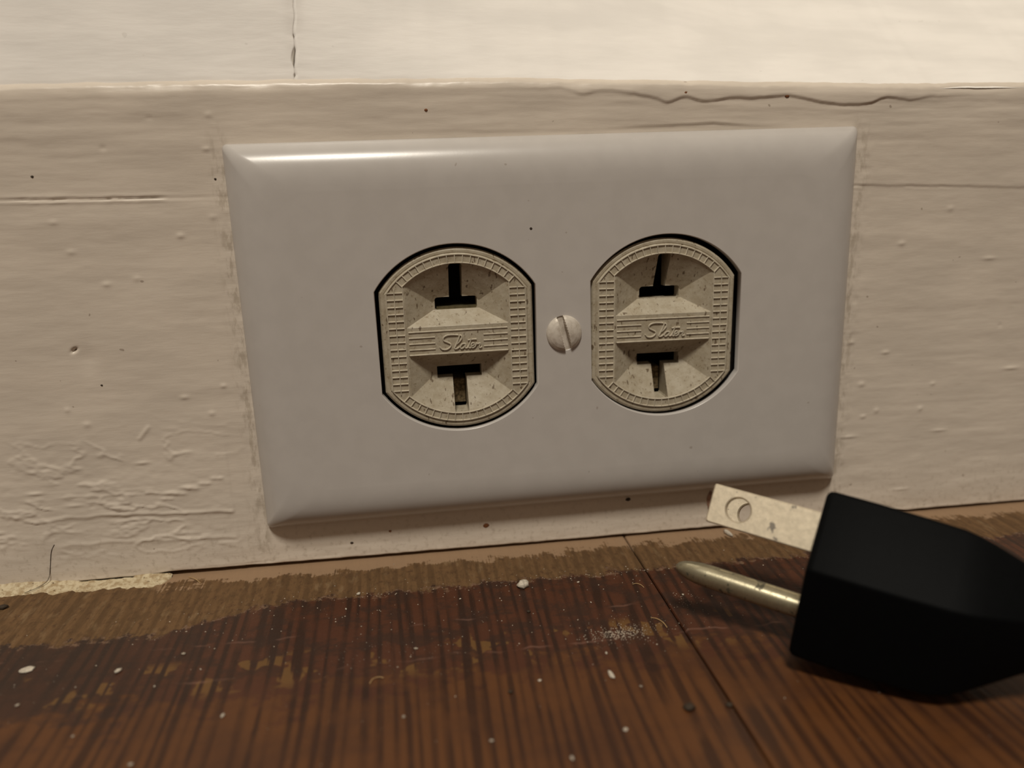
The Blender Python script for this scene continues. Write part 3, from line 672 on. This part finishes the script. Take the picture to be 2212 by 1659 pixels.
for _ in range(90): grain(rnd.uniform(-70, 12), -12-abs(rnd.gauss(0, 7)), rnd.uniform(.1, .22))
for _ in range(60): grain(16.4+rnd.gauss(0, 1.6), -26+rnd.gauss(0, 2.0), rnd.uniform(.06, .15))
for _ in range(60): grain(rnd.gauss(-32, 7), -33+rnd.gauss(0, 2), rnd.uniform(.06, .13))
gr = link('floor_grit', pymesh('floor_grit', V, F), M_grit); gr['kind'] = 'stuff'; gr['label'] = 'fine pale grit and plaster dust strewn over the floorboards'; gr['category'] = 'grit'
def wy0(x, z): return -float(paint_height(np.array([[x]]), np.array([[z]]))[0, 0])-0.01
# specks stuck to the paint
for i, (x, z, s, m, lab) in enumerate(((-86.2, 44.5, .48, M_dark, 'dark plug of dirt in the nail hole of the baseboard'), (13.8, 8.3, .55, M_dark, 'black dirt spot on the baseboard under the plate edge'), (-59.2, 72.8, .22, M_dark, 'black dot on the paint beside the top corner of the cover plate'),
        (-88.2, 73.9, .25, M_dark, 'black dot above the cracked seam of the baseboard'), (23.5, 85.7, .34, M_brown, 'rust brown fleck caught in the sagging roll of paint'), (42.9, 85.0, .48, M_brown, 'larger brown fleck under the baseboard top edge beyond the sagging paint'),
        (-22.9, 83.4, .30, M_brown, 'small reddish fleck on the baseboard above the cover plate'), (-15.2, 5.1, .6, M_brown, 'smudge of dirt on the paint beneath the cover plate'), (-34.0, 5.6, .28, M_brown, 'tiny dirt dot on the strip of paint beneath the plate'),
        (-41.5, 3.8, .33, M_dark, 'dirt dot on the paint below the plate corner'), (-82.6, 38.0, .2, M_dark, 'tiny dark dot on the baseboard below the nail hole'))):
    yy = -float(paint_height(np.array([[x]]), np.array([[z]]))[0, 0]); o = link('dirt_speck', blob('dirt_speck', s, .12, s*.75, i+120, 1), m); o.location = (x*MM, (yy-0.02)*MM, z*MM); tag(o, lab, 'dirt speck')
o = link('rust_stain', blob('rust_stain', .8, .10, 1.9, 150, 2, 0.15), M_red_mark); o.location = Vector((31.2, wy0(31.2, 6.6), 6.6))*MM; tag(o, 'faint reddish mark on the baseboard just behind the plug blade tip', 'stain')  # thin reddish blob laid on the baseboard paint
o = link('dirt_speck', blob('dirt_speck', .24, .08, .24, 140, 1), M_dark); o.location = Vector((-5.75, -TH, 18.93+44.05))*MM; tag(o, 'lone black dot on the white cover plate above the screw', 'dirt speck')
def hair(name, pts, r, mat, lab, cat):
    V, F = [], []; tube(V, F, [tuple(q) for q in catmull(pts, 6)], r, 6); o = link(name, fixnormals(pymesh(name, V, F, True)), mat); tag(o, lab, cat)
def wy(x, z): return -float(paint_height(np.array([[x]]), np.array([[z]]))[0, 0])-0.05
hair('hair_strand', [(-95.2, wy(-95.2, 8.4), 8.4), (-96.0, wy(-96.0, 6.9), 6.9), (-96.6, wy(-96.6, 4), 4), (-97.2, -0.4, 1.7), (-98.6, -1.2, 0.75), (-100.6, -2.6, 0.45)], 0.055, M_hair, 'thin dark hair hanging down the baseboard on to the filler', 'hair')
hair('fibre', [(9.0, -30.6, .1), (9.8, -31.4, .3), (10.4, -32.6, .3), (10.7, -33.9, .08)], 0.07, M_fibre, 'pale curled fibre beside the dust patch on the floor', 'fibre')
hair('fibre', [(9.2, -19.2, .1), (9.9, -19.4, .3), (10.5, -20.0, .3), (10.9, -20.7, .08)], 0.06, M_fibre, 'pale curved fibre near the plank joint close to the wall', 'fibre')
hair('fibre', [(-36.8, -40.6, .08), (-36.4, -39.8, .25), (-35.6, -39.4, .25), (-34.8, -39.5, .08)], 0.06, M_fibre, 'pale bent fibre lying across the grain of the dark boards', 'fibre')
hair('fibre', [(-72.1, -1.3, .1), (-70.6, -2.8, .5), (-69.3, -4.1, .1)], 0.07, M_fibre, 'straw-coloured splinter at the end of the cracked filler', 'fibre')
